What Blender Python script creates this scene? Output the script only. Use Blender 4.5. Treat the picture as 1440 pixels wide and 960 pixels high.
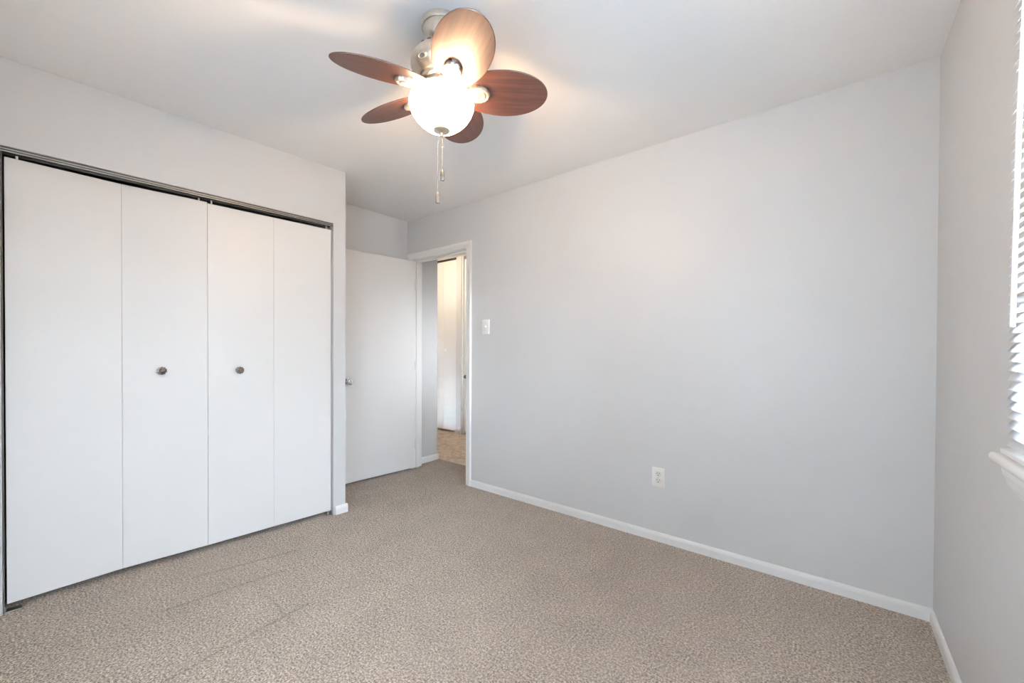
import bpy, bmesh, math, random
from mathutils import Vector, Matrix

random.seed(7)
S = bpy.context.scene
for o in list(bpy.data.objects):
    bpy.data.objects.remove(o, do_unlink=True)
COL = S.collection
PI = math.pi
R = math.radians

# ------------------------------------------------------------------ camera
cam_data = bpy.data.cameras.new('camera')
cam = bpy.data.objects.new('camera', cam_data)
COL.objects.link(cam)
cam_data.sensor_width = 36
cam_data.lens = 14.2927
cam_data.shift_x = 0.00759
cam_data.shift_y = 0.01139
cam_data.clip_start = 0.02
ya, pi_, ro = R(38.9105), R(-0.4894), R(0.2227)
fw = Vector((-math.sin(ya) * math.cos(pi_), math.cos(ya) * math.cos(pi_), math.sin(pi_)))
rt = Vector((math.cos(ya), math.sin(ya), 0))
up = rt.cross(fw)
r2 = math.cos(ro) * rt + math.sin(ro) * up
u2 = -math.sin(ro) * rt + math.cos(ro) * up
m = Matrix((r2, u2, -fw)).transposed().to_4x4()
m.translation = Vector((0, 0, 1.1744))
cam.matrix_world = m
S.camera = cam

# ------------------------------------------------------------------ light and exposure
SKY_STRENGTH = 480.0
FILL_CURTAIN_T = 0.29        # how much daylight the curtain of the added rear window lets through
SKY_COLOR = (0.70, 0.85, 1.0, 1)
BOWL_STRENGTH = 10.0
BOWL_TOP = 5.5         # extra shoulder glow, added to brighten the ceiling around the fan
BULB_POWER = 34.0
BOWL_COLOR = (1.0, 0.67, 0.40, 1)
HALL_POWER = 14.0
HALL_FILL = 6.0
EXPOSURE = 0.20
S.view_settings.view_transform = 'Standard'
S.view_settings.look = 'None'
S.view_settings.gamma = 1
S.view_settings.use_curve_mapping = False
S.view_settings.exposure = EXPOSURE
world = bpy.data.worlds.new('sky')
S.world = world
world.use_nodes = True
bg = world.node_tree.nodes['Background']
wt = world.node_tree
wtc = wt.nodes.new('ShaderNodeTexCoord')
wsp = wt.nodes.new('ShaderNodeSeparateXYZ')
wr = wt.nodes.new('ShaderNodeValToRGB')          # bright horizon and ground, darker zenith
wt.links.new(wtc.outputs['Generated'], wsp.inputs[0])
wmr = wt.nodes.new('ShaderNodeMapRange')
wmr.inputs['From Min'].default_value = -1
wt.links.new(wsp.outputs['Z'], wmr.inputs['Value'])
wt.links.new(wmr.outputs[0], wr.inputs['Fac'])
we = wr.color_ramp.elements
we[0].position, we[0].color = 0.0, (0.77, 0.88, 0.97, 1)
we[1].position, we[1].color = 1.0, [c * 0.03 for c in SKY_COLOR[:3]] + [1]
for p_, k_ in ((0.49, 1.0), (0.53, 0.24), (0.68, 0.20), (0.80, 0.08)):
    e_ = we.new(p_)
    e_.color = [c * k_ for c in SKY_COLOR[:3]] + [1]
wt.links.new(wr.outputs['Color'], bg.inputs[0])
bg.inputs[1].default_value = SKY_STRENGTH
# light portal for the sky at the window opening
pd = bpy.data.lights.new('sky_portal', 'AREA')
pd.shape = 'RECTANGLE'
pd.size = 1.10
pd.size_y = 1.12
pd.cycles.is_portal = True
po = bpy.data.objects.new('sky_portal', pd)
COL.objects.link(po)
po.location = (0.50, 0.85, 1.495)
po.rotation_euler = (0, R(90), 0)          # faces -X, into the room
p2 = bpy.data.objects.new('sky_portal', pd)
COL.objects.link(p2)
p2.location = (-0.55, -0.60, 1.025)
p2.rotation_euler = (R(90), 0, 0)          # faces +Y, into the room
# lamp of the hallway beyond the door
hd = bpy.data.lights.new('hall_lamp', 'POINT')
hd.energy = HALL_POWER
hd.color = (1.0, 0.80, 0.58)
hd.shadow_soft_size = 0.10
ho = bpy.data.objects.new('hall_lamp', hd)
COL.objects.link(ho)
ho.location = (-4.15, 3.35, 2.25)
# unseen fill light added to brighten the hallway wall
ad = bpy.data.lights.new('hall_daylight', 'AREA')
ad.shape = 'RECTANGLE'
ad.size = 1.0
ad.size_y = 2.0
ad.energy = HALL_FILL
ad.spread = R(64)
ad.color = (0.86, 0.93, 1.0)
ao = bpy.data.objects.new('hall_daylight', ad)
COL.objects.link(ao)
ao.location = (-2.15, 3.35, 1.15)
ao.rotation_euler = (0, R(90), 0)
S.cycles.max_bounces = 14
S.cycles.diffuse_bounces = 8
S.cycles.transmission_bounces = 8
S.cycles.sample_clamp_indirect = 8
S.cycles.caustics_reflective = False
S.cycles.caustics_refractive = False


# ------------------------------------------------------------------ materials
def mat(name, color, rough=0.5, metal=0.0, spec=0.5):
    mt = bpy.data.materials.new(name)
    mt.use_nodes = True
    b = mt.node_tree.nodes['Principled BSDF']
    b.inputs['Base Color'].default_value = (*color, 1)
    b.inputs['Roughness'].default_value = rough
    b.inputs['Metallic'].default_value = metal
    b.inputs['Specular IOR Level'].default_value = spec
    return mt


def nodes(mt):
    nt = mt.node_tree
    return nt, nt.nodes['Principled BSDF']


def add(nt, kind, **kw):
    n = nt.nodes.new(kind)
    for k, v in kw.items():
        setattr(n, k, v)
    return n


def noisy(mt, scale, amount, bump=0.0, bscale=None, dist=0.002, detail=3):
    """slight mottling of the base colour plus a fine bump, in object space"""
    nt, b = nodes(mt)
    tc = add(nt, 'ShaderNodeTexCoord')
    n = add(nt, 'ShaderNodeTexNoise')
    n.inputs['Scale'].default_value = scale
    n.inputs['Detail'].default_value = detail
    nt.links.new(tc.outputs['Object'], n.inputs['Vector'])
    c = b.inputs['Base Color'].default_value[:]
    rmp = add(nt, 'ShaderNodeValToRGB')
    rmp.color_ramp.elements[0].position = 0.3
    rmp.color_ramp.elements[1].position = 0.7
    rmp.color_ramp.elements[0].color = (*[x * (1 - amount) for x in c[:3]], 1)
    rmp.color_ramp.elements[1].color = (*[min(1, x * (1 + amount)) for x in c[:3]], 1)
    nt.links.new(n.outputs['Fac'], rmp.inputs['Fac'])
    nt.links.new(rmp.outputs['Color'], b.inputs['Base Color'])
    if bump:
        n2 = add(nt, 'ShaderNodeTexNoise')
        n2.inputs['Scale'].default_value = bscale or scale * 10
        n2.inputs['Detail'].default_value = 2
        nt.links.new(tc.outputs['Object'], n2.inputs['Vector'])
        bp = add(nt, 'ShaderNodeBump')
        bp.inputs['Strength'].default_value = bump
        bp.inputs['Distance'].default_value = dist
        nt.links.new(n2.outputs['Fac'], bp.inputs['Height'])
        nt.links.new(bp.outputs['Normal'], b.inputs['Normal'])
    return mt


M = {}
M['wall'] = noisy(mat('grey_wall_paint', (0.60, 0.597, 0.592), 0.42, spec=0.35), 2.0, 0.012, 0.12, 120, 0.001)
M['ceiling'] = noisy(mat('ceiling_paint', (0.85, 0.84, 0.83), 0.75, spec=0.2), 2.0, 0.012, 0.15, 90, 0.001)
M['trim'] = noisy(mat('white_trim_paint', (0.80, 0.80, 0.79), 0.35), 6.0, 0.01)
M['door'] = noisy(mat('white_door_paint', (0.76, 0.75, 0.735), 0.33), 1.5, 0.012, 0.10, 60, 0.001)
M['bifold'] = noisy(mat('white_bifold_paint', (0.735, 0.725, 0.705), 0.40), 1.5, 0.012, 0.10, 60, 0.001)
M['plate'] = mat('white_plate_plastic', (0.82, 0.81, 0.78), 0.35)
M['slot'] = mat('dark_slot', (0.03, 0.026, 0.022), 0.6)
M['screw'] = mat('plate_screw', (0.55, 0.53, 0.5), 0.35, 0.8)
M['track'] = noisy(mat('bronze_track_metal', (0.10, 0.088, 0.075), 0.42, 0.8), 12, 0.15)
M['pin'] = mat('nylon_pin', (0.75, 0.74, 0.70), 0.5)
M['dark'] = noisy(mat('dark_closet_interior', (0.10, 0.095, 0.085), 0.9), 4, 0.1)  # closet interior, also the painted shade of the door gaps
M['knob'] = noisy(mat('antique_pewter', (0.20, 0.17, 0.15), 0.38, 0.85), 90, 0.45)
M['chrome'] = mat('chrome', (0.72, 0.73, 0.74), 0.10, 1.0)
M['nickel'] = noisy(mat('brushed_nickel', (0.60, 0.54, 0.46), 0.30, 0.85), 60, 0.06)
M['hinge'] = mat('hinge_metal', (0.5, 0.47, 0.42), 0.35, 0.9)
M['vinyl_frame'] = mat('white_vinyl', (0.82, 0.83, 0.84), 0.35)
M['chain'] = mat('bead_chain', (0.75, 0.70, 0.62), 0.25, 0.9)
M['crystal'] = noisy(mat('pull_bead', (0.26, 0.21, 0.17), 0.25, 0.5), 120, 0.4)

# translucent blind slats
mt = mat('blind_slat_plastic', (0.86, 0.87, 0.88), 0.4)
nt, b = nodes(mt)
tr = add(nt, 'ShaderNodeBsdfTranslucent')
tr.inputs['Color'].default_value = (0.88, 0.89, 0.9, 1)
mx = add(nt, 'ShaderNodeMixShader')
mx.inputs[0].default_value = 0.75
nt.links.new(b.outputs[0], mx.inputs[1])
nt.links.new(tr.outputs[0], mx.inputs[2])
nt.links.new(mx.outputs[0], nt.nodes['Material Output'].inputs[0])
M['slat'] = mt

# cloth of the curtain on the added rear window
mt = mat('curtain_cloth', (0.8, 0.8, 0.8), 0.8)
nt, b = nodes(mt)
tr = add(nt, 'ShaderNodeBsdfTranslucent')
tr.inputs['Color'].default_value = (0.85, 0.86, 0.87, 1)
mx = add(nt, 'ShaderNodeMixShader')
mx.inputs[0].default_value = FILL_CURTAIN_T
nt.links.new(b.outputs[0], mx.inputs[1])
nt.links.new(tr.outputs[0], mx.inputs[2])
nt.links.new(mx.outputs[0], nt.nodes['Material Output'].inputs[0])
M['curtain'] = mt

# window glass (thin pane)
mt = mat('window_glass', (1, 1, 1), 0.0)
nt, b = nodes(mt)
tp = add(nt, 'ShaderNodeBsdfTransparent')
gl = add(nt, 'ShaderNodeBsdfGlossy')
gl.inputs['Roughness'].default_value = 0.02
fr = add(nt, 'ShaderNodeFresnel')
mx = add(nt, 'ShaderNodeMixShader')
nt.links.new(fr.outputs[0], mx.inputs[0])
nt.links.new(tp.outputs[0], mx.inputs[1])
nt.links.new(gl.outputs[0], mx.inputs[2])
nt.links.new(mx.outputs[0], nt.nodes['Material Output'].inputs[0])
M['glass'] = mt

# lit frosted bowl
mt = mat('lit_frosted_glass', (0.95, 0.93, 0.9), 0.25)
nt, b = nodes(mt)
b.inputs['Emission Color'].default_value = BOWL_COLOR
ge = add(nt, 'ShaderNodeNewGeometry')
sx = add(nt, 'ShaderNodeSeparateXYZ')
nt.links.new(ge.outputs['Normal'], sx.inputs[0])
mr = add(nt, 'ShaderNodeMapRange')
mr.inputs['From Min'].default_value = -0.1
mr.inputs['From Max'].default_value = 0.6
mr.inputs['To Min'].default_value = BOWL_STRENGTH
mr.inputs['To Max'].default_value = BOWL_STRENGTH * BOWL_TOP
nt.links.new(sx.outputs['Z'], mr.inputs['Value'])
nt.links.new(mr.outputs[0], b.inputs['Emission Strength'])
tp = add(nt, 'ShaderNodeBsdfTransparent')           # the frosted glass lets part of the bulb's light straight through
tp.inputs['Color'].default_value = (1.0, 0.98, 0.95, 1)
mx = add(nt, 'ShaderNodeMixShader')
mx.inputs[0].default_value = 0.5
nt.links.new(b.outputs[0], mx.inputs[1])
nt.links.new(tp.outputs[0], mx.inputs[2])
nt.links.new(mx.outputs[0], nt.nodes['Material Output'].inputs[0])
M['bowl'] = mt

# fan blade wood: grain runs along local X
mt = mat('reddish_walnut', (0.2, 0.08, 0.05), 0.34, spec=0.4)
nt, b = nodes(mt)
tc = add(nt, 'ShaderNodeTexCoord')
mp = add(nt, 'ShaderNodeMapping')
mp.inputs['Scale'].default_value = (4, 60, 60)
nz = add(nt, 'ShaderNodeTexNoise')
nz.inputs['Scale'].default_value = 1.0
nz.inputs['Detail'].default_value = 5
nz.inputs['Distortion'].default_value = 0.6
rp = add(nt, 'ShaderNodeValToRGB')
rp.color_ramp.elements[0].position = 0.30
rp.color_ramp.elements[1].position = 0.72
rp.color_ramp.elements[0].color = (0.018, 0.0075, 0.0055, 1)
rp.color_ramp.elements[1].color = (0.058, 0.024, 0.017, 1)
nt.links.new(tc.outputs['Object'], mp.inputs['Vector'])
nt.links.new(mp.outputs[0], nz.inputs['Vector'])
nt.links.new(nz.outputs['Fac'], rp.inputs['Fac'])
nt.links.new(rp.outputs['Color'], b.inputs['Base Color'])
M['wood'] = mt
M['wood_edge'] = mat('dark_blade_edge', (0.05, 0.022, 0.015), 0.4)


# carpet: speckled cut pile with vacuum and seam creases (object space = world metres)
def carpet():
    mt = mat('taupe_carpet', (0.3, 0.25, 0.2), 0.95, spec=0.1)
    nt, b = nodes(mt)
    L = nt.links.new
    tc = add(nt, 'ShaderNodeTexCoord')
    n1 = add(nt, 'ShaderNodeTexNoise')
    n1.inputs['Scale'].default_value = 130
    n1.inputs['Detail'].default_value = 4
    n1.inputs['Roughness'].default_value = 0.75
    n1.inputs['Distortion'].default_value = 0.4
    L(tc.outputs['Object'], n1.inputs['Vector'])
    rp = add(nt, 'ShaderNodeValToRGB')
    e = rp.color_ramp.elements
    e[0].position = 0.40
    e[0].color = (0.074, 0.052, 0.040, 1)
    e[1].position = 0.60
    e[1].color = (0.565, 0.452, 0.358, 1)
    mid = e.new(0.5)
    mid.color = (0.266, 0.201, 0.152, 1)
    L(n1.outputs['Fac'], rp.inputs['Fac'])
    n3 = add(nt, 'ShaderNodeTexNoise')
    n3.inputs['Scale'].default_value = 5
    n3.inputs['Detail'].default_value = 4
    L(tc.outputs['Object'], n3.inputs['Vector'])
    r3 = add(nt, 'ShaderNodeMapRange')
    r3.inputs['From Min'].default_value = 0.3
    r3.inputs['From Max'].default_value = 0.7
    r3.inputs['To Min'].default_value = 0.93
    r3.inputs['To Max'].default_value = 1.07
    L(n3.outputs['Fac'], r3.inputs['Value'])
    # creases: distance to line segments on the floor
    sep = add(nt, 'ShaderNodeSeparateXYZ')
    nw = add(nt, 'ShaderNodeTexNoise')
    nw.inputs['Scale'].default_value = 22
    L(tc.outputs['Object'], nw.inputs['Vector'])
    wob = add(nt, 'ShaderNodeVectorMath', operation='SCALE')
    wob.inputs['Scale'].default_value = 0.02
    L(nw.outputs['Color'], wob.inputs[0])
    pos = add(nt, 'ShaderNodeVectorMath', operation='ADD')
    L(tc.outputs['Object'], pos.inputs[0])
    L(wob.outputs[0], pos.inputs[1])
    total = None
    for (x0, y0, x1, y1, wd) in CREASES:
        a = Vector((x0 + 0.01, y0 + 0.01, 0.01))
        d = Vector((x1 - x0, y1 - y0, 0))
        ln = d.length
        d.normalize()
        sb = add(nt, 'ShaderNodeVectorMath', operation='SUBTRACT')
        L(pos.outputs[0], sb.inputs[0])
        sb.inputs[1].default_value = a
        dt = add(nt, 'ShaderNodeVectorMath', operation='DOT_PRODUCT')
        L(sb.outputs[0], dt.inputs[0])
        dt.inputs[1].default_value = d
        cl = add(nt, 'ShaderNodeClamp')
        cl.inputs['Max'].default_value = ln
        L(dt.outputs['Value'], cl.inputs['Value'])
        sc = add(nt, 'ShaderNodeVectorMath', operation='SCALE')
        sc.inputs[0].default_value = d
        L(cl.outputs[0], sc.inputs['Scale'])
        ds = add(nt, 'ShaderNodeVectorMath', operation='DISTANCE')
        L(sb.outputs[0], ds.inputs[0])
        L(sc.outputs[0], ds.inputs[1])
        mr = add(nt, 'ShaderNodeMapRange')
        mr.inputs['From Max'].default_value = wd
        mr.inputs['To Min'].default_value = 1
        mr.inputs['To Max'].default_value = 0
        L(ds.outputs['Value'], mr.inputs['Value'])
        if total is None:
            total = mr.outputs[0]
        else:
            mxn = add(nt, 'ShaderNodeMath', operation='MAXIMUM')
            L(total, mxn.inputs[0])
            L(mr.outputs[0], mxn.inputs[1])
            total = mxn.outputs[0]
    dk = add(nt, 'ShaderNodeMath', operation='MULTIPLY_ADD')
    L(total, dk.inputs[0])
    dk.inputs[1].default_value = -0.42
    dk.inputs[2].default_value = 1.0
    fac = add(nt, 'ShaderNodeMath', operation='MULTIPLY')
    L(dk.outputs[0], fac.inputs[0])
    L(r3.outputs[0], fac.inputs[1])
    vm = add(nt, 'ShaderNodeVectorMath', operation='SCALE')
    L(rp.outputs['Color'], vm.inputs[0])
    L(fac.outputs[0], vm.inputs['Scale'])
    L(vm.outputs[0], b.inputs['Base Color'])
    # pile bump
    h2 = add(nt, 'ShaderNodeMath', operation='MULTIPLY_ADD')
    L(total, h2.inputs[0])
    h2.inputs[1].default_value = -0.7
    L(n1.outputs['Fac'], h2.inputs[2])
    bp = add(nt, 'ShaderNodeBump')
    bp.inputs['Strength'].default_value = 0.35
    bp.inputs['Distance'].default_value = 0.006
    L(h2.outputs[0], bp.inputs['Height'])
    L(bp.outputs['Normal'], b.inputs['Normal'])
    b.inputs['Sheen Weight'].default_value = 0.15
    return mt


CREASES = [(-2.32, 0.451, -2.254, 0.927, 0.012), (-2.10, 0.790, -1.785, 0.784, 0.010),
           (-1.824, 0.36, -1.873, 0.889, 0.012), (-2.54, 0.62, -2.42, 1.08, 0.014)]
M['carpet'] = carpet()

# vinyl floor of the hallway: small mottled stone pattern
mt = mat('beige_hall_vinyl', (0.5, 0.4, 0.3), 0.45)
nt, b = nodes(mt)
tc = add(nt, 'ShaderNodeTexCoord')
v1 = add(nt, 'ShaderNodeTexVoronoi')
v1.inputs['Scale'].default_value = 28
rp = add(nt, 'ShaderNodeValToRGB')
rp.color_ramp.elements[0].color = (0.50, 0.41, 0.33, 1)
rp.color_ramp.elements[1].color = (0.74, 0.63, 0.53, 1)
nt.links.new(tc.outputs['Object'], v1.inputs['Vector'])
sp = add(nt, 'ShaderNodeSeparateColor')
nt.links.new(v1.outputs['Color'], sp.inputs[0])
nt.links.new(sp.outputs[0], rp.inputs['Fac'])
nt.links.new(rp.outputs['Color'], b.inputs['Base Color'])
M['vinyl'] = mt


# ------------------------------------------------------------------ mesh helpers
def obj(name, bm, material, parent=None, smooth=False, autosmooth=None):
    me = bpy.data.meshes.new(name)
    bmesh.ops.recalc_face_normals(bm, faces=bm.faces)
    bm.to_mesh(me)
    bm.free()
    mats = material if isinstance(material, (list, tuple)) else [material]
    for q in mats:
        me.materials.append(q)
    if smooth or autosmooth:
        for p in me.polygons:
            p.use_smooth = True
        if autosmooth:
            me.set_sharp_from_angle(angle=R(autosmooth))
    o = bpy.data.objects.new(name, me)
    COL.objects.link(o)
    if parent:
        o.parent = parent
    return o


def empty(name, loc=(0, 0, 0)):
    o = bpy.data.objects.new(name, None)
    o.empty_display_size = 0.05
    COL.objects.link(o)
    o.location = loc
    return o


def tag(o, label, cat, group=None):
    o['label'] = label
    o['category'] = cat
    if group:
        o['group'] = group
    return o


def struct(o):
    o['kind'] = 'structure'
    return o


def box(bm, p0, p1, bevel=0.0, seg=2, xf=None):
    x0, y0, z0 = p0
    x1, y1, z1 = p1
    mtx = Matrix.Translation(((x0 + x1) / 2, (y0 + y1) / 2, (z0 + z1) / 2)) @ Matrix.Diagonal((abs(x1 - x0), abs(y1 - y0), abs(z1 - z0), 1))
    t = bmesh.new()
    bmesh.ops.create_cube(t, size=1, matrix=mtx)
    if bevel:
        bmesh.ops.bevel(t, geom=list(t.edges), offset=bevel, segments=seg, profile=0.5, affect='EDGES')
    if xf is not None:
        bmesh.ops.transform(t, matrix=xf, verts=t.verts)
    merge(bm, t)
    return bm


def merge(bm, t):
    me = bpy.data.meshes.new('tmp')
    t.to_mesh(me)
    t.free()
    bm.from_mesh(me)
    bpy.data.meshes.remove(me)


def boxes(lst, bevel=0.0, xf=None):
    bm = bmesh.new()
    for p0, p1 in lst:
        box(bm, p0, p1, bevel, xf=xf)
    return bm


def lathe(bm, prof, seg=48, xf=None, flute=None):
    """prof: list of (r, z); spun about Z"""
    t = bmesh.new()
    rings = []
    for r, z in prof:
        if r < 1e-6:
            rings.append([t.verts.new((0, 0, z))])
        else:
            ring = []
            for i in range(seg):
                a = 2 * PI * i / seg
                k = r * (flute(a, r) if flute else 1)
                ring.append(t.verts.new((k * math.cos(a), k * math.sin(a), z)))
            rings.append(ring)
    for a, c in zip(rings, rings[1:]):
        if len(a) == 1 and len(c) == 1:
            continue
        for i in range(seg):
            j = (i + 1) % seg
            if len(a) == 1:
                t.faces.new((a[0], c[i], c[j]))
            elif len(c) == 1:
                t.faces.new((a[i], a[j], c[0]))
            else:
                t.faces.new((a[i], a[j], c[j], c[i]))
    if xf is not None:
        bmesh.ops.transform(t, matrix=xf, verts=t.verts)
    merge(bm, t)
    return bm


def sphere(bm, c, r, u=12, v=8, sc=(1, 1, 1)):
    t = bmesh.new()
    bmesh.ops.create_uvsphere(t, u_segments=u, v_segments=v, radius=r,
                              matrix=Matrix.Translation(c) @ Matrix.Diagonal((*sc, 1)))
    merge(bm, t)


def extrude(bm, pts, vec, xf=None):
    """closed polygon pts (3-D) swept by vec into a solid"""
    t = bmesh.new()
    vec = Vector(vec)
    a = [t.verts.new(p) for p in pts]
    c = [t.verts.new(Vector(p) + vec) for p in pts]
    t.faces.new(a)
    t.faces.new(list(reversed(c)))
    n = len(pts)
    for i in range(n):
        t.faces.new((a[i], c[i], c[(i + 1) % n], a[(i + 1) % n]))
    if xf is not None:
        bmesh.ops.transform(t, matrix=xf, verts=t.verts)
    merge(bm, t)
    return bm


def tube(bm, path, r, seg=10):
    t = bmesh.new()
    rings = []
    for i, p in enumerate(path):
        p = Vector(p)
        d = (Vector(path[min(i + 1, len(path) - 1)]) - Vector(path[max(i - 1, 0)])).normalized()
        n = d.orthogonal().normalized() if abs(d.z) < 0.9 else Vector((1, 0, 0)).cross(d).normalized()
        q = d.cross(n)
        rings.append([t.verts.new(p + r * (math.cos(2 * PI * k / seg) * n + math.sin(2 * PI * k / seg) * q)) for k in range(seg)])
    for a, c in zip(rings, rings[1:]):
        for k in range(seg):
            t.faces.new((a[k], a[(k + 1) % seg], c[(k + 1) % seg], c[k]))
    t.faces.new(rings[0])
    t.faces.new(list(reversed(rings[-1])))
    merge(bm, t)


# ------------------------------------------------------------------ room dimensions (metres)
H = 2.44            # ceiling
YB = 2.541          # wall with the doorway
XC = 0.35           # wall with the window
XD = -3.295         # side wall of the door alcove
YR = -0.45          # wall behind the viewer
T = 0.12
ANG = math.atan(0.0594)
# frame of the closet wall: local x into the room, local y along the wall
CL = Matrix.Translation((-2.8243, 0, 0)) @ Matrix.Rotation(-ANG, 4, 'Z')
CEND = 1.564        # end of the closet wall along its own length
DX0, DX1, DZ = -3.215, -2.475, 2.045     # doorway

# ------------------------------------------------------------------ structure
fl = bmesh.new()
box(fl, (-3.75, YR - T, -0.06), (XC + T, 2.95, 0.0))
struct(obj('floor', fl, M['carpet']))
struct(obj('floor_hall', boxes([((-5.6, 2.95, -0.06), (-2.0, 4.3, -0.002))]), M['vinyl']))
struct(obj('ceiling', boxes([((-3.75, YR - T, H), (XC + T, YB + T, H + 0.08))]), M['ceiling']))
struct(obj('ceiling_hall', boxes([((-5.6, YB + T, 2.47), (-2.0, 4.3, 2.55))]), M['ceiling']))

# wall with the doorway
struct(obj('wall_back', boxes([((-3.42, YB, 0), (DX0 - 0.02, YB + T, H)),
                               ((DX1 + 0.02, YB, 0), (XC + T, YB + T, H)),
                               ((DX0 - 0.02, YB, DZ + 0.02), (DX1 + 0.02, YB + T, H))]), M['wall']))
# window wall
WY0, WY1, WZ0, WZ1 = 0.30, 1.40, 0.91, 2.06
struct(obj('wall_right', boxes([((XC, YR - T, 0), (XC + 0.14, WY0, H)),
                                ((XC, WY1, 0), (XC + 0.14, YB, H)),
                                ((XC, WY0, 0), (XC + 0.14, WY1, WZ0)),
                                ((XC, WY0, WZ1), (XC + 0.14, WY1, H))]), M['wall']))
RX0, RX1, RZ0, RZ1 = -1.10, 0.0, 0.45, 1.60  # opening of the added rear window
struct(obj('wall_rear', boxes([((-3.6, YR - T, 0), (RX0, YR, H)), ((RX1, YR - T, 0), (XC, YR, H)),
                               ((RX0, YR - T, 0), (RX1, YR, RZ0)), ((RX0, YR - T, RZ1), (RX1, YR, H))]), M['wall']))
# closet wall with its opening
COP = (0.0006, 1.4766, 2.058)
struct(obj('wall_left', boxes([((-0.11, YR - 0.05, 0), (0, COP[0], H)),
                               ((-0.11, COP[1], 0), (0, CEND, H)),
                               ((-0.11, COP[0], COP[2]), (0, COP[1], H)),
                               ((-0.60, CEND - 0.09, 0), (-0.11, CEND, H))], xf=CL), M['wall']))
struct(obj('wall_alcove', boxes([((XD - 0.12, CEND - 0.05, 0), (XD, YB, H))]), M['wall']))
struct(obj('wall_closet', boxes([((-0.64, YR, 0), (-0.58, CEND, H)),
                                 ((-0.58, YR, 0), (-0.115, YR + 0.05, H))], xf=CL), M['dark']))
# hallway
struct(obj('wall_hall', boxes([((-5.6, YB + T, 0), (-3.285, 2.93, 2.47))]), M['wall']))
struct(obj('wall_far', boxes([((-5.6, 4.14, 0), (-2.0, 4.26, 2.47)),
                              ((-4.115, 4.02, 0), (-4.012, 4.14, 2.47)),
                              ((-3.10, 4.02, 0), (-2.0, 4.14, 2.47))]), M['wall']))
struct(obj('wall_side', boxes([((-2.12, YB + T, 0), (-2.0, 4.02, 2.47))]), M['wall']))
struct(obj('wall_end', boxes([((-5.72, 2.9, 0), (-5.6, 4.26, 2.47))]), M['wall']))


# baseboards: low profile with a rounded top
def base(name, p0, p1, n, h=0.056, t=0.012, material=None, ext=(0, 0)):
    """run from p0 to p1 (2-D), n = 2-D direction into the room"""
    p0, p1, n = Vector(p0), Vector(p1), Vector(n).normalized()
    d = (p1 - p0).normalized()
    p0 = p0 - d * ext[0]
    p1 = p1 + d * ext[1]
    prof = [(0, 0), (t, 0), (t, h * 0.68), (t * 0.8, h * 0.84), (t * 0.45, h * 0.96), (0.0, h)]
    bm = bmesh.new()
    extrude(bm, [(p0.x + n.x * a, p0.y + n.y * a, z) for a, z in prof], (p1.x - p0.x, p1.y - p0.y, 0))
    return bm


def clp(s, nrm=0.0):
    v = CL @ Vector((nrm, s, 0))
    return (v.x, v.y)


cn = (CL.to_3x3() @ Vector((1, 0, 0)))[:2]
ct = (CL.to_3x3() @ Vector((0, 1, 0)))[:2]
struct(obj('baseboard_back', base('b', (-2.418, YB), (XC, YB), (0, -1)), M['trim']))
struct(obj('baseboard_right', base('b', (XC, YR), (XC, YB - 0.002), (-1, 0)), M['trim']))
struct(obj('baseboard_rear', base('b', (-2.8, YR), (XC - 0.015, YR), (0, 1)), M['trim']))
bm = base('b', clp(1.487), clp(CEND), cn, h=0.060, t=0.014, ext=(0, 0.014))
merge(bm, base('b', clp(CEND, 0.0), clp(CEND, -0.42), ct, h=0.060, t=0.014))
struct(obj('baseboard_left', bm, M['trim']))
bm = base('b', (-3.285, YB + T + 0.014), (-3.285, 2.93), (1, 0), h=0.062, t=0.014, ext=(0, 0.014))
merge(bm, base('b', (-3.285, 2.93), (-5.5, 2.93), (0, 1), h=0.062, t=0.014))
struct(obj('baseboard_hall', bm, M['trim']))
bm = base('b', (-4.115, 4.02), (-4.016, 4.02), (0, -1), h=0.06, t=0.014)
struct(obj('baseboard_far', bm, M['trim']))
struct(obj('baseboard_alcove', base('b', (XD, CEND + 0.02), (XD, YB - 0.02), (1, 0), t=0.010), M['trim']))

# door jamb lining and casing
bm = boxes([((DX0 - 0.02, YB - 0.003, 0), (DX0, YB + T + 0.003, DZ + 0.02)),
            ((DX1, YB - 0.003, 0), (DX1 + 0.02, YB + T + 0.003, DZ + 0.02)),
            ((DX0, YB - 0.003, DZ), (DX1, YB + T + 0.003, DZ + 0.02)),
            ((DX0, YB + 0.045, 0), (DX0 + 0.011, YB + 0.08, DZ)),
            ((DX1 - 0.011, YB + 0.045, 0), (DX1, YB + 0.08, DZ)),
            ((DX0 + 0.011, YB + 0.045, DZ - 0.011), (DX1 - 0.011, YB + 0.08, DZ))], 0.0015)
struct(obj('trim_jamb', bm, M['trim']))


def casing_profile(w):
    # across the casing (inner edge 0 -> outer edge w), height off the wall
    return [(0, 0), (0, 0.007), (0.006, 0.010), (w * 0.55, 0.012), (w * 0.72, 0.017), (w * 0.92, 0.018), (w, 0.014), (w, 0)]


def casing():
    w = 0.058
    bm = bmesh.new()
    xi, zi = DX1 + 0.004, DZ + 0.006
    xl = DX0 - 0.004
    pr = casing_profile(w)
    # right leg mitred into head, left leg
    t = bmesh.new()
    n = len(pr)
    a = [t.verts.new((xi + o, YB - h, 0)) for o, h in pr]
    c = [t.verts.new((xi + o, YB - h, zi + o)) for o, h in pr]
    d = [t.verts.new((xl - o, YB - h, zi + o)) for o, h in pr]
    e = [t.verts.new((xl - o, YB - h, 0)) for o, h in pr]
    for p, q in ((a, c), (c, d), (d, e)):
        for i in range(n):
            j = (i + 1) % n
            t.faces.new((p[i], p[j], q[j], q[i]))
    t.faces.new(a)
    t.faces.new(list(reversed(e)))
    merge(bm, t)
    return bm


struct(obj('trim_casing', casing(), M['trim']))

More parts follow.
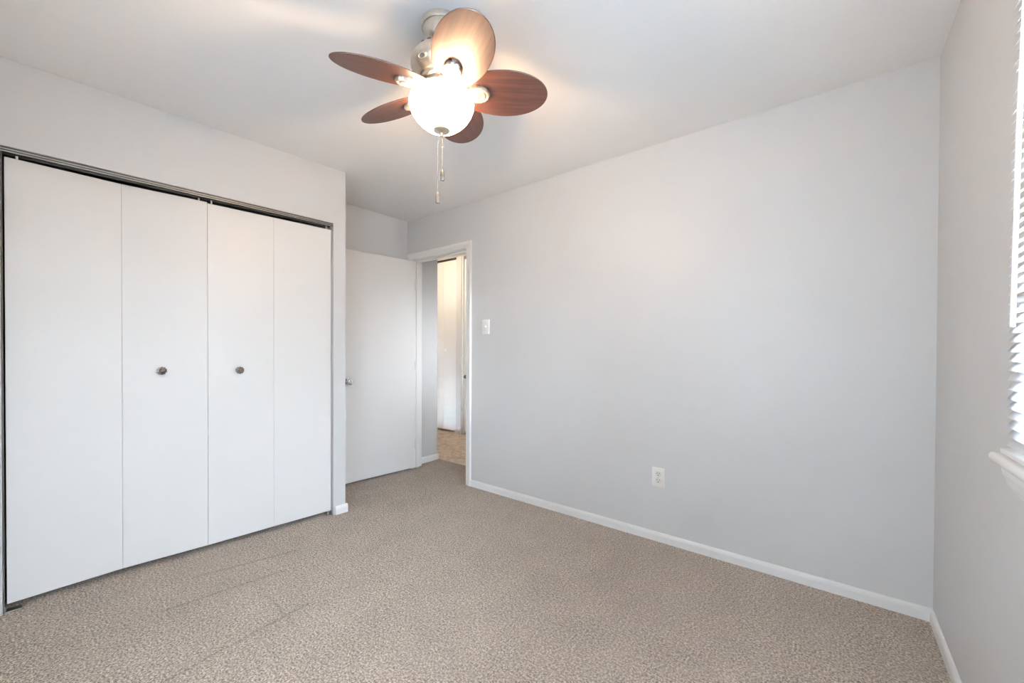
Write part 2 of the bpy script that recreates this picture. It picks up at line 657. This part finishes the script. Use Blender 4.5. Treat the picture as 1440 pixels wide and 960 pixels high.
# ------------------------------------------------------------------ bedroom door, standing open against the alcove
hp = Vector((-3.180, 2.548))
dv = (Vector((-3.248, 1.790)) - hp).normalized()
DL = 0.745
# local frame: x = out of the visible face, y = from hinge to free edge
DF = Matrix(((dv.y * -1, dv.x, 0, hp.x), (dv.x, dv.y, 0, hp.y), (0, 0, 1, 0), (0, 0, 0, 1)))
dr = obj('door_1', box(bmesh.new(), (-0.035, 0, 0.018), (0, DL, 2.032), 0.0015, xf=DF), M['door'])
struct(dr)
kb = bmesh.new()
KX = DF @ Matrix.Translation((0, DL - 0.064, 0.897)) @ Matrix.Rotation(R(90), 4, 'Y') @ Matrix.Scale(1.12, 4)
lathe(kb, [(0, 0), (0.032, 0), (0.032, 0.003), (0.029, 0.007), (0.014, 0.009), (0.011, 0.013), (0.011, 0.026), (0.016, 0.031), (0.024, 0.037),
           (0.0275, 0.045), (0.0275, 0.054), (0.024, 0.061), (0.018, 0.0645), (0.010, 0.0645), (0.008, 0.062), (0, 0.062)], 32, KX)
obj('doorknob', kb, M['chrome'], dr, autosmooth=35)
for hz in (0.25, 1.02, 1.80):
    hb = bmesh.new()
    box(hb, (-0.002, -0.012, hz - 0.045), (0.0015, 0.022, hz + 0.045), xf=DF)
    tube(hb, [DF @ Vector((0.004, -0.004, hz - 0.045)), DF @ Vector((0.004, -0.004, hz + 0.045))], 0.005, 10)
    obj('hinge', hb, M['door'], dr)


# ------------------------------------------------------------------ closet bifold doors
# hinge line positions (distance along wall, setback behind wall face)
HL = [(0.0105, 0.036), (0.3920, 0.062), (0.7536, 0.042), (1.1028, 0.036), (1.4712, 0.026)]
BZ0, BZ1 = 0.029, 2.021


def panel(a, c, gap0, gap1, th=0.026, top=2.021):
    a, c = Vector((-a[1], a[0])), Vector((-c[1], c[0]))
    d = (c - a).normalized()
    nrm = Vector((d.y, -d.x))            # towards the room
    if nrm.x < 0:
        nrm = -nrm
    p, q = a + d * gap0, c - d * gap1
    bm = bmesh.new()
    pts = [(p.x, p.y, BZ0), (q.x, q.y, BZ0), (q.x - nrm.x * th, q.y - nrm.y * th, BZ0), (p.x - nrm.x * th, p.y - nrm.y * th, BZ0)]
    t = bmesh.new()
    extrude(t, pts, (0, 0, top - BZ0))
    bmesh.ops.bevel(t, geom=list(t.edges), offset=0.0008, segments=2, profile=0.5, affect='EDGES')
    bmesh.ops.transform(t, matrix=CL, verts=t.verts)
    merge(bm, t)
    return bm


def closet_knob(s, setback, z):
    bm = bmesh.new()
    xf = CL @ Matrix.Translation((-setback, s, z)) @ Matrix.Rotation(R(90), 4, 'Y')
    fl_ = lambda a, r: 1 + 0.07 * math.cos(10 * a) if r > 0.012 else 1
    lathe(bm, [(0, 0), (0.0085, 0), (0.0075, 0.008), (0.010, 0.012), (0.0195, 0.014), (0.0215, 0.017), (0.0200, 0.021), (0.0145, 0.0225),
               (0.0130, 0.021), (0.0105, 0.0225), (0.0080, 0.027), (0.0040, 0.029), (0, 0.0295)], 60, xf, fl_)
    return bm


def bifold(name, i0, knob_s, knob_back, knob_z, label):
    root = empty(name, CL @ Vector((-0.04, (HL[i0][0] + HL[i0 + 2][0]) / 2, 0)))
    tag(root, label, 'closet door', 'white bifold closet doors of the bedroom')
    inv = Matrix.Translation(root.location).inverted()

    def put(n, bm, mm, **k):
        bmesh.ops.transform(bm, matrix=inv, verts=bm.verts)
        return obj(n, bm, mm, root, **k)
    ps = []
    for i in (i0, i0 + 1):
        ps.append(put('panel', panel(HL[i], HL[i + 1], 0.0004 if i != i0 or i0 == 0 else 0.0012, 0.0004, top=BZ1 - (0.0 if i0 == 0 else 0.006)), M['bifold']))
    kp = ps[1] if i0 == 0 else ps[0]
    k = put('knob', closet_knob(knob_s, knob_back, knob_z), M['knob'], autosmooth=40)
    k.parent = kp
    for s in ((HL[i0][0] + 0.036, HL[i0 + 2][0] - 0.038) if i0 == 0 else (HL[i0][0] + 0.022, HL[i0 + 2][0] - 0.030)):
        f = (s - HL[i0][0]) / (HL[i0 + 2][0] - HL[i0][0])
        sb = HL[i0][1] * (1 - f) + HL[i0 + 2][1] * f
        pb = bmesh.new()
        lathe(pb, [(0, BZ1 - 0.004), (0.0045, BZ1 - 0.004), (0.0045, BZ1 + 0.016), (0, BZ1 + 0.016)], 12,
              CL @ Matrix.Translation((-sb - 0.010, s, 0)))
        put('hanger_pin', pb, M['pin'], autosmooth=40)
    return root


bifold('bifold_closet_door', 0, 0.548, 0.051, 1.053, 'left pair of white bifold closet panels, knob on its right panel')
bifold('bifold_closet_door', 2, 0.912, 0.040, 1.044, 'right pair of white bifold closet panels, next to the grey wall end')

# overhead track: channel with lips, in the head of the opening
tk = empty('closet_track', CL @ Vector((-0.03, 0.74, 2.045)))
tag(tk, 'thin dark metal track running above the white closet panels', 'track')
inv = Matrix.Translation(tk.location).inverted()


def tput(n, bm, mm, **k):
    bmesh.ops.transform(bm, matrix=inv, verts=bm.verts)
    return obj(n, bm, mm, tk, **k)


TS0, TS1 = COP[0] + 0.001, COP[1] - 0.001
bm = boxes([((-0.060, TS0, 2.052), (-0.006, TS1, 2.0575)),
            ((-0.010, TS0, 2.037), (-0.006, TS1, 2.052)),
            ((-0.060, TS0, 2.037), (-0.056, TS1, 2.052))], 0.001, xf=CL)
tput('channel', bm, M['track'])
bm = boxes([((-0.0125, TS0, 2.036), (-0.0045, TS1, 2.0395)), ((-0.0075, TS0, 2.046), (-0.0035, TS1, 2.0495))], 0.0008, xf=CL)
tput('lip', bm, M['hinge'])
# dark slim strip standing in for the shaded gap at the near closet jamb
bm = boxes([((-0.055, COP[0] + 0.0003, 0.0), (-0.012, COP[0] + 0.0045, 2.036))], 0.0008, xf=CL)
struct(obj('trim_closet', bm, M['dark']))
# bottom pivot bracket seen at the far jamb
bb = empty('floor_pivot_bracket', CL @ Vector((-0.03, 1.462, 0)))
tag(bb, 'small metal floor bracket under the far corner of the closet panels', 'bracket', 'floor brackets of the closet doors')
bm = boxes([((-0.045, 1.440, 0.0), (-0.012, 1.475, 0.004)), ((-0.045, 1.471, 0.0), (-0.012, 1.475, 0.028))], 0.0008, xf=CL)
bmesh.ops.transform(bm, matrix=Matrix.Translation(bb.location).inverted(), verts=bm.verts)
obj('bracket_plate', bm, M['hinge'], bb)
bm = bmesh.new()
lathe(bm, [(0, 0.003), (0.006, 0.003), (0.006, 0.027), (0, 0.027)], 12, Matrix.Translation(CL @ Vector((-0.034, 1.452, 0)) - bb.location))
obj('pivot_socket', bm, M['hinge'], bb)
b2 = empty('floor_pivot_bracket', CL @ Vector((-0.03, 0.02, 0)))
tag(b2, 'small metal floor bracket at the near left corner of the closet panels', 'bracket', 'floor brackets of the closet doors')
bm = boxes([((-0.050, 0.004, 0.0), (-0.010, 0.055, 0.004)), ((-0.050, 0.004, 0.0), (-0.010, 0.008, 0.028))], 0.0008, xf=CL)
bmesh.ops.transform(bm, matrix=Matrix.Translation(b2.location).inverted(), verts=bm.verts)
obj('bracket_plate', bm, M['hinge'], b2)

# ------------------------------------------------------------------ hallway doors
hb = empty('bifold_closet_door', (-4.55, 4.05, 0))
tag(hb, 'tall bifold closet panels in warm light across the hallway', 'closet door')
for x0, x1 in ((-4.97, -4.3915), (-4.3885, -4.122)):
    o = obj('panel', box(bmesh.new(), (x0 + 4.55, -0.018, 0.022), (x1 + 4.55, 0.010, 2.440), 0.002), M['bifold'], hb)
bm = bmesh.new()
lathe(bm, [(0, 0), (0.007, 0), (0.006, 0.010), (0.014, 0.015), (0.016, 0.021), (0.012, 0.027), (0, 0.028)], 24,
      Matrix.Translation((-4.335 + 4.55, -0.018, 1.165)) @ Matrix.Rotation(R(90), 4, 'X'))
k = obj('knob', bm, M['plate'], o, autosmooth=40)
bm = boxes([((-4.97, 4.03, 2.452), (-4.118, 4.07, 2.469))], 0.001)
tag(obj('closet_track', bm, M['track']), 'dark track above the tall closet panels across the hallway', 'track')
d2 = struct(obj('door_2', box(bmesh.new(), (-3.978, 4.045, 0.03), (-3.17, 4.08, 2.43), 0.002), M['door']))
bm = bmesh.new()
lathe(bm, [(0, 0), (0.030, 0), (0.028, 0.006), (0.011, 0.010), (0.011, 0.025), (0.024, 0.036), (0.027, 0.047), (0.020, 0.058), (0, 0.060)], 28,
      Matrix.Translation((-3.915, 4.045, 0.80)) @ Matrix.Rotation(R(90), 4, 'X'))
obj('doorknob', bm, M['knob'], d2, autosmooth=35)
struct(obj('trim_hall', boxes([((-4.012, 4.03, 0), (-3.988, 4.14, 2.47))], 0.001), M['trim']))
struct(obj('trim_stop', boxes([((-3.988, 4.09, 0), (-3.17, 4.13, 2.45))], 0.001), M['dark']))  # dark sheet standing in for shade in the gap beside the hall door

# thin ridge where two sheets of the hallway floor meet
bm = bmesh.new()
p, q = Vector((-3.24, 3.05, 0)), Vector((-2.90, 3.37, 0))
d = (q - p).normalized()
nn = Vector((-d.y, d.x, 0))
extrude(bm, [p + nn * 0.010 + Vector((0, 0, -0.002)), p + nn * 0.004 + Vector((0, 0, 0.003)), p - nn * 0.004 + Vector((0, 0, 0.003)), p - nn * 0.010 + Vector((0, 0, -0.002))], q - p)
struct(obj('trim_floor', bm, M['vinyl']))


# ------------------------------------------------------------------ window
wn = struct(empty('window_1', (XC + 0.1, (WY0 + WY1) / 2, WZ0)))
wi = Matrix.Translation(wn.location).inverted()


def wput(n, bm, mm, **k):
    bmesh.ops.transform(bm, matrix=wi, verts=bm.verts)
    return obj(n, bm, mm, wn, **k)


FX0, FX1 = XC + 0.075, XC + 0.135
zs = 0.93
bm = boxes([((FX0, WY0, zs), (FX1, WY0 + 0.04, WZ1)), ((FX0, WY1 - 0.04, zs), (FX1, WY1, WZ1)),
            ((FX0, WY0 + 0.04, WZ1 - 0.04), (FX1, WY1 - 0.04, WZ1)), ((FX0, WY0 + 0.04, zs), (FX1, WY1 - 0.04, zs + 0.04))], 0.002)
wput('window_frame', bm, M['vinyl_frame'])
zm = (zs + WZ1) / 2
for nm, x0, z0, z1 in (('lower_sash', FX0 + 0.006, zs + 0.04, zm + 0.02), ('upper_sash', FX0 + 0.032, zm - 0.02, WZ1 - 0.04)):
    y0, y1 = WY0 + 0.04, WY1 - 0.04
    x1 = x0 + 0.024
    bm = boxes([((x0, y0, z0), (x1, y0 + 0.035, z1)), ((x0, y1 - 0.035, z0), (x1, y1, z1)),
                ((x0, y0 + 0.035, z1 - 0.035), (x1, y1 - 0.035, z1)), ((x0, y0 + 0.035, z0), (x1, y1 - 0.035, z0 + 0.035))], 0.002)
    so = wput(nm, bm, M['vinyl_frame'])
    bm = boxes([((x0 + 0.010, y0 + 0.03, z0 + 0.03), (x0 + 0.014, y1 - 0.03, z1 - 0.03))])
    g = wput('glass_pane', bm, M['glass'])
    g.parent = so
# stool with a rounded nose and horns past the opening
SE0, SE1 = 0.20, 1.497
bm = bmesh.new()
nx = 0.295
prof = [(XC + 0.08, 0.935), (nx + 0.010, 0.935), (nx + 0.004, 0.933), (nx + 0.001, 0.929), (nx, 0.9235), (nx + 0.001, 0.918), (nx + 0.004, 0.914), (nx + 0.010, 0.912), (XC + 0.08, 0.912)]
prof_in = prof
extrude(bm, [(x, WY0, z) for x, z in prof_in], (0, WY1 - WY0, 0))
prof_h = [(min(x, XC), z) for x, z in prof]
for y0, y1 in ((SE0, WY0), (WY1, SE1 - 0.006)):
    extrude(bm, [(x, y0, z) for x, z in prof_h], (0, y1 - y0, 0))
t = bmesh.new()
extrude(t, [(x if x >= XC else x, SE1 - 0.006, z) for x, z in prof_h], (0, 0.006, 0))
merge(bm, t)
wput('window_sill', bm, M['trim'], autosmooth=40)
# apron: moulding whose end is cut back at an angle, deeper at the top than at the bottom
bm = bmesh.new()
t = bmesh.new()
ap = [(XC, 0.912, 0.0), (0.308, 0.912, 0.0), (0.310, 0.892, 0.003), (0.317, 0.868, 0.011), (0.330, 0.845, 0.022), (XC, 0.834, 0.030)]
A0 = [t.verts.new((x, 1.468 - k, z)) for x, z, k in ap]
A1 = [t.verts.new((x, 0.245 + k, z)) for x, z, k in ap]
t.faces.new(A0)
t.faces.new(list(reversed(A1)))
for i in range(len(ap)):
    j = (i + 1) % len(ap)
    t.faces.new((A0[i], A0[j], A1[j], A1[i]))
merge(bm, t)
wput('window_apron', bm, M['trim'])

# unseen curtained window, added behind the viewer to even out the room light
w2 = struct(empty('window_2', ((RX0 + RX1) / 2, YR - 0.06, RZ0)))
wi2 = Matrix.Translation(w2.location).inverted()
bm = boxes([((RX0, YR - 0.11, RZ0), (RX0 + 0.04, YR - 0.06, RZ1)), ((RX1 - 0.04, YR - 0.11, RZ0), (RX1, YR - 0.06, RZ1)),
            ((RX0 + 0.04, YR - 0.11, RZ1 - 0.04), (RX1 - 0.04, YR - 0.06, RZ1)), ((RX0 + 0.04, YR - 0.11, RZ0), (RX1 - 0.04, YR - 0.06, RZ0 + 0.04)),
            ((RX0 + 0.04, YR - 0.105, 1.005), (RX1 - 0.04, YR - 0.07, 1.045))], 0.002)
bmesh.ops.transform(bm, matrix=wi2, verts=bm.verts)
obj('window_frame', bm, M['vinyl_frame'], w2)
bm = bmesh.new()
nw_ = 120
row0, row1 = [], []
for i in range(nw_ + 1):
    x = RX0 - 0.06 + (RX1 - RX0 + 0.12) * i / nw_
    y = YR + 0.002 if i in (0, nw_) else YR + 0.017 + 0.012 * math.sin(i * 2 * PI / 7.5)
    row0.append(bm.verts.new((x, y, RZ0 - 0.10)))
    row1.append(bm.verts.new((x, y, RZ1 + 0.10)))
for i in range(nw_):
    bm.faces.new((row0[i], row0[i + 1], row1[i + 1], row1[i]))
bmesh.ops.transform(bm, matrix=wi2, verts=bm.verts)
obj('curtain', bm, M['curtain'], w2, smooth=True)

# ------------------------------------------------------------------ mini blind on the window
BX = 0.318
bl = empty('window_blind', (BX, 0.86, 0.937))
tag(bl, 'white slatted blind hanging over the window above the sill', 'blind')
BY0, BY1 = 0.275, 1.442
PITCH, TILT, SW = 0.0213, R(56), 0.0255
n_sl = 52
sb = bmesh.new()
cols = []
K = 6
for i in range(K + 1):
    u = (i / K - 0.5) * SW
    c = 0.0016 * (1 - (2 * i / K - 1) ** 2)
    # u runs from room side (low) to window side (high); crown upward
    x = u * math.cos(TILT) - c * math.sin(TILT)
    z = u * math.sin(TILT) + c * math.cos(TILT)
    cols.append((x, z))
va = [sb.verts.new((x, BY0 - 0.86, z)) for x, z in cols]
vb = [sb.verts.new((x, BY1 - 0.86, z)) for x, z in cols]
for i in range(K):
    sb.faces.new((va[i], va[i + 1], vb[i + 1], vb[i]))
bmesh.ops.solidify(sb, geom=list(sb.faces), thickness=0.0004)
s0 = obj('slat', sb, M['slat'], bl, autosmooth=50)
Z0 = 0.971
for i in range(n_sl):
    o = s0 if i == 0 else s0.copy()
    if i:
        COL.objects.link(o)
        o.parent = bl
    o.location = (0, random.uniform(-0.0012, 0.0012), Z0 - 0.937 + i * PITCH)
    o.rotation_euler = (0, random.uniform(-0.02, 0.02), 0)
ztop = Z0 + n_sl * PITCH
obj('headrail', boxes([((-0.020, BY0 - 0.868, ztop - 0.937), (0.024, BY1 - 0.852, ztop + 0.028 - 0.937))], 0.002), M['vinyl_frame'], bl)
obj('bottom_rail', boxes([((-0.012, BY0 - 0.876, 0.0015), (0.014, BY1 - 0.860 + 0.022, 0.0145))], 0.003), M['vinyl_frame'], bl)
for yy in (0.40, 0.86, 1.30):
    cb = bmesh.new()
    for dx in (-0.0105, 0.0105):
        tube(cb, [(dx, yy - 0.86, 0.010), (dx, yy - 0.86, ztop - 0.93)], 0.0006, 6)
    obj('ladder_cord', cb, M['slat'], bl)
wb = bmesh.new()
tube(wb, [(0.290 - BX, 1.250 - 0.86, ztop - 0.937 + 0.002), (0.290 - BX, 1.273 - 0.86, 1.875 - 0.937), (0.290 - BX, 1.298 - 0.86, 1.617 - 0.937), (0.290 - BX, 1.318 - 0.86, 1.226 - 0.937)], 0.0043, 6)
tube(wb, [(0.302 - BX, 1.250 - 0.86, ztop - 0.937 + 0.012), (0.292 - BX, 1.250 - 0.86, ztop - 0.937 + 0.012), (0.290 - BX, 1.250 - 0.86, ztop - 0.937)], 0.002, 8)
obj('tilt_wand', wb, M['vinyl_frame'], bl)


# ------------------------------------------------------------------ switch and outlet
def plate(bm, w, h, t=0.005):
    box(bm, (-w / 2, -t, -h / 2), (w / 2, 0, h / 2), 0.0022, 3)


sw = empty('light_switch', (-2.247, YB, 1.364))
tag(sw, 'white light switch on the grey wall right of the doorway', 'light switch')
bm = bmesh.new()
plate(bm, 0.078, 0.120)
obj('cover_plate', bm, M['plate'], sw, autosmooth=40)
bm = bmesh.new()
extrude(bm, [(-0.0045, -0.004, -0.010), (-0.0045, -0.0065, -0.010), (-0.0045, -0.0165, 0.002), (-0.0045, -0.0150, 0.009), (-0.0045, -0.004, 0.010)], (0.009, 0, 0))
obj('toggle', bm, M['pin'], sw)
obj('toggle_slot', boxes([((-0.0065, -0.0056, -0.0125), (0.0065, -0.0048, 0.0125))]), M['screw'], sw)
for z in (0.030, -0.030):
    bm = bmesh.new()
    lathe(bm, [(0, 0.0065), (0.002, 0.0063), (0.0032, 0.0052), (0.0032, 0.004)], 14, Matrix.Translation((0, 0, z)) @ Matrix.Rotation(R(90), 4, 'X'))
    obj('screw', bm, M['screw'], sw)

ol = empty('wall_outlet', (-0.827, YB, 0.394))
tag(ol, 'white duplex power outlet low on the grey wall', 'outlet')
bm = bmesh.new()
plate(bm, 0.077, 0.119)
obj('cover_plate', bm, M['plate'], ol, autosmooth=40)
for z in (0.0205, -0.0205):
    bm = bmesh.new()
    pts = []
    for i in range(32):
        a = 2 * PI * i / 32
        pts.append((0.0168 * math.cos(a), -0.0045, z + max(-0.0138, min(0.0138, 0.0168 * math.sin(a)))))
    extrude(bm, pts, (0, -0.0022, 0))
    rc = obj('receptacle', bm, M['pin'], ol)
    bm = boxes([((-0.0080, -0.0072, z + 0.0005), (-0.0052, -0.0064, z + 0.0095)), ((0.0052, -0.0072, z + 0.0012), (0.0080, -0.0064, z + 0.0088))])
    lathe(bm, [(0, 0.0072), (0.0030, 0.0072), (0.0030, 0.0064)], 14, Matrix.Translation((0, 0, z - 0.0072)) @ Matrix.Rotation(R(90), 4, 'X'))
    # grey ring painted as the shadow gap around the receptacle
    obj('slots', bm, M['slot'], rc)
    bm = bmesh.new()
    pts2 = [(x * 1.07, -0.0045, z + (zz - z) * 1.07) for x, _, zz in pts]
    extrude(bm, pts2, (0, -0.0008, 0))
    obj('rim', bm, M['screw'], rc)
bm = bmesh.new()
lathe(bm, [(0, 0.0068), (0.002, 0.0066), (0.0034, 0.0055), (0.0034, 0.004)], 14, Matrix.Rotation(R(90), 4, 'X'))
obj('screw', bm, M['screw'], ol)

# ------------------------------------------------------------------ ceiling fan
FC = (-1.1965, 1.0873)
fan = empty('ceiling_fan', (FC[0], FC[1], H))
tag(fan, 'five-blade ceiling fan with glowing white bowl light, hanging from the ceiling', 'ceiling fan')


def fz(z):
    return z - H


def fl(prof):
    return [(r, fz(z)) for r, z in prof]


bm = lathe(bmesh.new(), fl([(0, 2.4395), (0.079, 2.4395), (0.081, 2.434), (0.081, 2.424), (0.077, 2.418), (0.072, 2.417), (0.070, 2.405), (0.064, 2.385), (0.052, 2.369), (0.036, 2.360), (0, 2.358)]), 64)
obj('canopy', bm, M['nickel'], fan, autosmooth=35)
bm = lathe(bmesh.new(), fl([(0, 2.362), (0.016, 2.362), (0.016, 2.340), (0.030, 2.338), (0.034, 2.328), (0, 2.328)]), 32)
obj('downrod', bm, M['nickel'], fan, autosmooth=35)
bm = lathe(bmesh.new(), fl([(0, 2.336), (0.050, 2.336), (0.074, 2.331), (0.086, 2.325), (0.092, 2.322), (0.095, 2.316), (0.107, 2.309), (0.109, 2.302), (0.116, 2.297), (0.119, 2.285),
                         (0.119, 2.272), (0.115, 2.260), (0.104, 2.244), (0.090, 2.233), (0.086, 2.228), (0.080, 2.226), (0.078, 2.214), (0.070, 2.208), (0, 2.208)]), 80)
mh = obj('motor_housing', bm, M['nickel'], fan, autosmooth=32)
# oval vents round the housing shoulder, each with a raised rim
for i in range(5):
    a = R(72 * i - 82)
    rr, zz = 0.1125, 2.254
    base_m = Matrix.Translation((rr * math.cos(a), rr * math.sin(a), fz(zz))) @ Matrix.Rotation(a, 4, 'Z') @ Matrix.Rotation(R(90 + 36), 4, 'Y')
    bm = bmesh.new()
    lathe(bm, [(0.75, 0.000), (1.0, 0.002), (1.25, 0.0005), (1.3, -0.003)], 28, base_m @ Matrix.Diagonal((0.0080, 0.0160, 1, 1)))
    v = obj('vent_rim', bm, M['nickel'], mh, autosmooth=40)
    bm = bmesh.new()
    lathe(bm, [(0, 0.0006), (0.80, 0.0006), (0.8, -0.002)], 24, base_m @ Matrix.Diagonal((0.0080, 0.0160, 1, 1)))
    obj('vent_opening', bm, M['slot'], mh)
for i in range(20):
    a = R(18 * i)
    bm = bmesh.new()
    box(bm, (0.086, -0.007, -0.0012), (0.098, 0.007, 0.0028), 0.001, xf=Matrix.Translation((0, 0, fz(2.3205))) @ Matrix.Rotation(a, 4, 'Z'))
    obj('vent_slot', bm, M['slot'], mh)
# light kit
bm = lathe(bmesh.new(), fl([(0, 2.212), (0.066, 2.212), (0.070, 2.206), (0.068, 2.200), (0.074, 2.197), (0.079, 2.193), (0.081, 2.187), (0.081, 2.178), (0.079, 2.174), (0, 2.174)]), 72)
obj('light_fitter', bm, M['nickel'], fan, autosmooth=32)
for i in range(3):
    a = R(120 * i + 75)
    bm = bmesh.new()
    lathe(bm, [(0, 0.012), (0.003, 0.012), (0.005, 0.009), (0.005, 0.004), (0.0025, 0.003), (0.0025, -0.002)], 14,
          Matrix.Translation((0.081 * math.cos(a), 0.081 * math.sin(a), fz(2.184))) @ Matrix.Rotation(a, 4, 'Z') @ Matrix.Rotation(R(90), 4, 'Y'))
    obj('thumb_screw', bm, M['nickel'], fan, autosmooth=40)
bm = lathe(bmesh.new(), fl([(0.076, 2.184), (0.080, 2.183), (0.084, 2.178), (0.094, 2.172), (0.110, 2.163), (0.1215, 2.150), (0.1265, 2.134), (0.1245, 2.118), (0.117, 2.098),
                         (0.105, 2.079), (0.088, 2.060), (0.066, 2.043), (0.042, 2.032), (0.020, 2.0275), (0.010, 2.027)]), 80)
obj('glass_bowl', bm, M['bowl'], fan, smooth=True)
bm = lathe(bmesh.new(), fl([(0, 2.034), (0.030, 2.034), (0.033, 2.031), (0.032, 2.028), (0.024, 2.024), (0.012, 2.021), (0.008, 2.017), (0.0085, 2.012), (0.005, 2.006), (0, 2.004)]), 48)
obj('finial', bm, M['nickel'], fan, autosmooth=40)

# bulb inside the bowl
bd = bpy.data.lights.new('bulb', 'POINT')
bd.energy = BULB_POWER
bd.color = BOWL_COLOR[:3]
bd.shadow_soft_size = 0.028
bu = bpy.data.objects.new('bulb', bd)
COL.objects.link(bu)
bu.parent = fan
bu.location = (0, 0, fz(2.070))

# pull chains with small bead pendants
for (dx, dy, z_end, z_mid) in ((0.002, 0.002, 1.876, 1.965), (-0.0125, -0.0085, 1.789, None)):
    ch = bmesh.new()
    z = 2.018
    n = int((z - z_end) / 0.0046)
    for i in range(n + 1):
        f = min(1, (i / max(n, 1)) * 5)
        sphere(ch, (dx * f, dy * f, fz(z - i * 0.0046)), 0.0012, 6, 5)
    tube(ch, [(0, 0, fz(z)), (dx, dy, fz(z - 0.03)), (dx, dy, fz(z_end))], 0.0006, 6)
    if z_mid:
        sphere(ch, (dx, dy, fz(z_mid)), 0.0035, 10, 8)
    c = obj('pull_chain', ch, M['chain'], fan, smooth=True)
    bm = lathe(bmesh.new(), [(0, fz(z_end) + 0.003), (0.003, fz(z_end) + 0.001), (0.0045, fz(z_end) - 0.004), (0.0075, fz(z_end) - 0.008), (0.0085, fz(z_end) - 0.020), (0.0080, fz(z_end) - 0.033),
                             (0.0085, fz(z_end) - 0.037), (0.0070, fz(z_end) - 0.041), (0, fz(z_end) - 0.042)], 20, Matrix.Translation((dx, dy, 0)))
    obj('pendant', bm, M['crystal'], c, autosmooth=40)


# blades
def blade_mesh(rin, rout, w, egg, th=0.005):
    bm = bmesh.new()
    n = 72
    L_, mid = rout - rin, (rin + rout) / 2
    def out(k, z, inset=0.0):
        pts = []
        for i in range(n):
            t = 2 * PI * i / n
            x = mid + (L_ / 2 - inset) * math.cos(t)
            y = (w / 2 - inset) * math.sin(t) * (1 + egg * math.cos(t))
            pts.append(bm.verts.new((x, y, z)))
        return pts
    a = out(0, -th / 2, 0.0015)
    b_ = out(0, -th / 2 + 0.0012)
    c = out(0, th / 2 - 0.0012)
    d = out(0, th / 2, 0.0015)
    f0 = bm.faces.new(a)
    f1 = bm.faces.new(list(reversed(d)))
    for p, q in ((a, b_), (b_, c), (c, d)):
        for i in range(n):
            f = bm.faces.new((p[i], p[(i + 1) % n], q[(i + 1) % n], q[i]))
            f.material_index = 1
    return bm


PH, PT, DRP, FZ = 44.4, -17.87, -0.0177, 2.1831
OFF = [(-1.339, 0.80, 0.020), (1.317, -0.696, -0.004), (-5.1, 1.974, -0.075), (1.374, -2.126, -0.014), (1.149, -0.127, 0.059)]
RIN, ROUT, BW, EGG = 0.052, 0.4168, 0.2022, 0.06
for k in range(5):
    az = R(PH + OFF[k][0] - 72 * k)
    pt = R(PT + OFF[k][1])
    dr_ = DRP + OFF[k][2]
    bmx = blade_mesh(RIN, ROUT, BW, EGG)
    bo = obj('blade', bmx, [M['wood'], M['wood_edge']], fan)
    # local x radial (sloping by dr_), local y tangential (pitched by pt)
    ex = Vector((math.cos(az), math.sin(az), dr_)).normalized()
    tt = Vector((-math.sin(az), math.cos(az), 0))
    ey = (tt * math.cos(pt) + Vector((0, 0, 1)) * math.sin(pt)).normalized()
    ey = (ey - ex * ey.dot(ex)).normalized()
    ez = ex.cross(ey)
    mm = Matrix((ex, ey, ez)).transposed().to_4x4()
    mm.translation = Vector((0, 0, fz(FZ) - 0.032 * dr_))
    bo.matrix_local = mm
    # blade iron: oval arm above the hub end, with a scalloped medallion under the blade
    ib = bmesh.new()
    extrude(ib, [(0.060, -0.013, 0.004), (0.110, -0.020, 0.004), (0.165, -0.026, 0.004), (0.190, -0.014, 0.004), (0.196, 0, 0.004), (0.190, 0.014, 0.004), (0.165, 0.026, 0.004), (0.110, 0.020, 0.004), (0.060, 0.013, 0.004)], (0, 0, 0.004))
    io = obj('blade_iron', ib, M['nickel'], fan)
    io.matrix_local = mm
    mb = bmesh.new()
    sc_ = Matrix.Translation((0.143, 0, -0.0022)) @ Matrix.Rotation(PI, 4, 'X') @ Matrix.Diagonal((1.12, 0.86, 1, 1))
    lathe(mb, [(0.041, 0), (0.041, 0.009), (0.038, 0.0135), (0.034, 0.0145), (0.030, 0.0125), (0.027, 0.0125), (0.024, 0.0150), (0.020, 0.0150), (0.017, 0.0118), (0, 0.0112)], 56, sc_,
          lambda a, r: 1 + (0.022 * math.cos(14 * a) if r > 0.032 else 0))
    # short neck reaching back to the hub
    extrude(mb, [(0.062, -0.010, -0.003), (0.108, -0.022, -0.003), (0.108, 0.022, -0.003), (0.062, 0.010, -0.003)], (0, 0, -0.008))
    mo = obj('medallion', mb, M['nickel'], io, autosmooth=35)
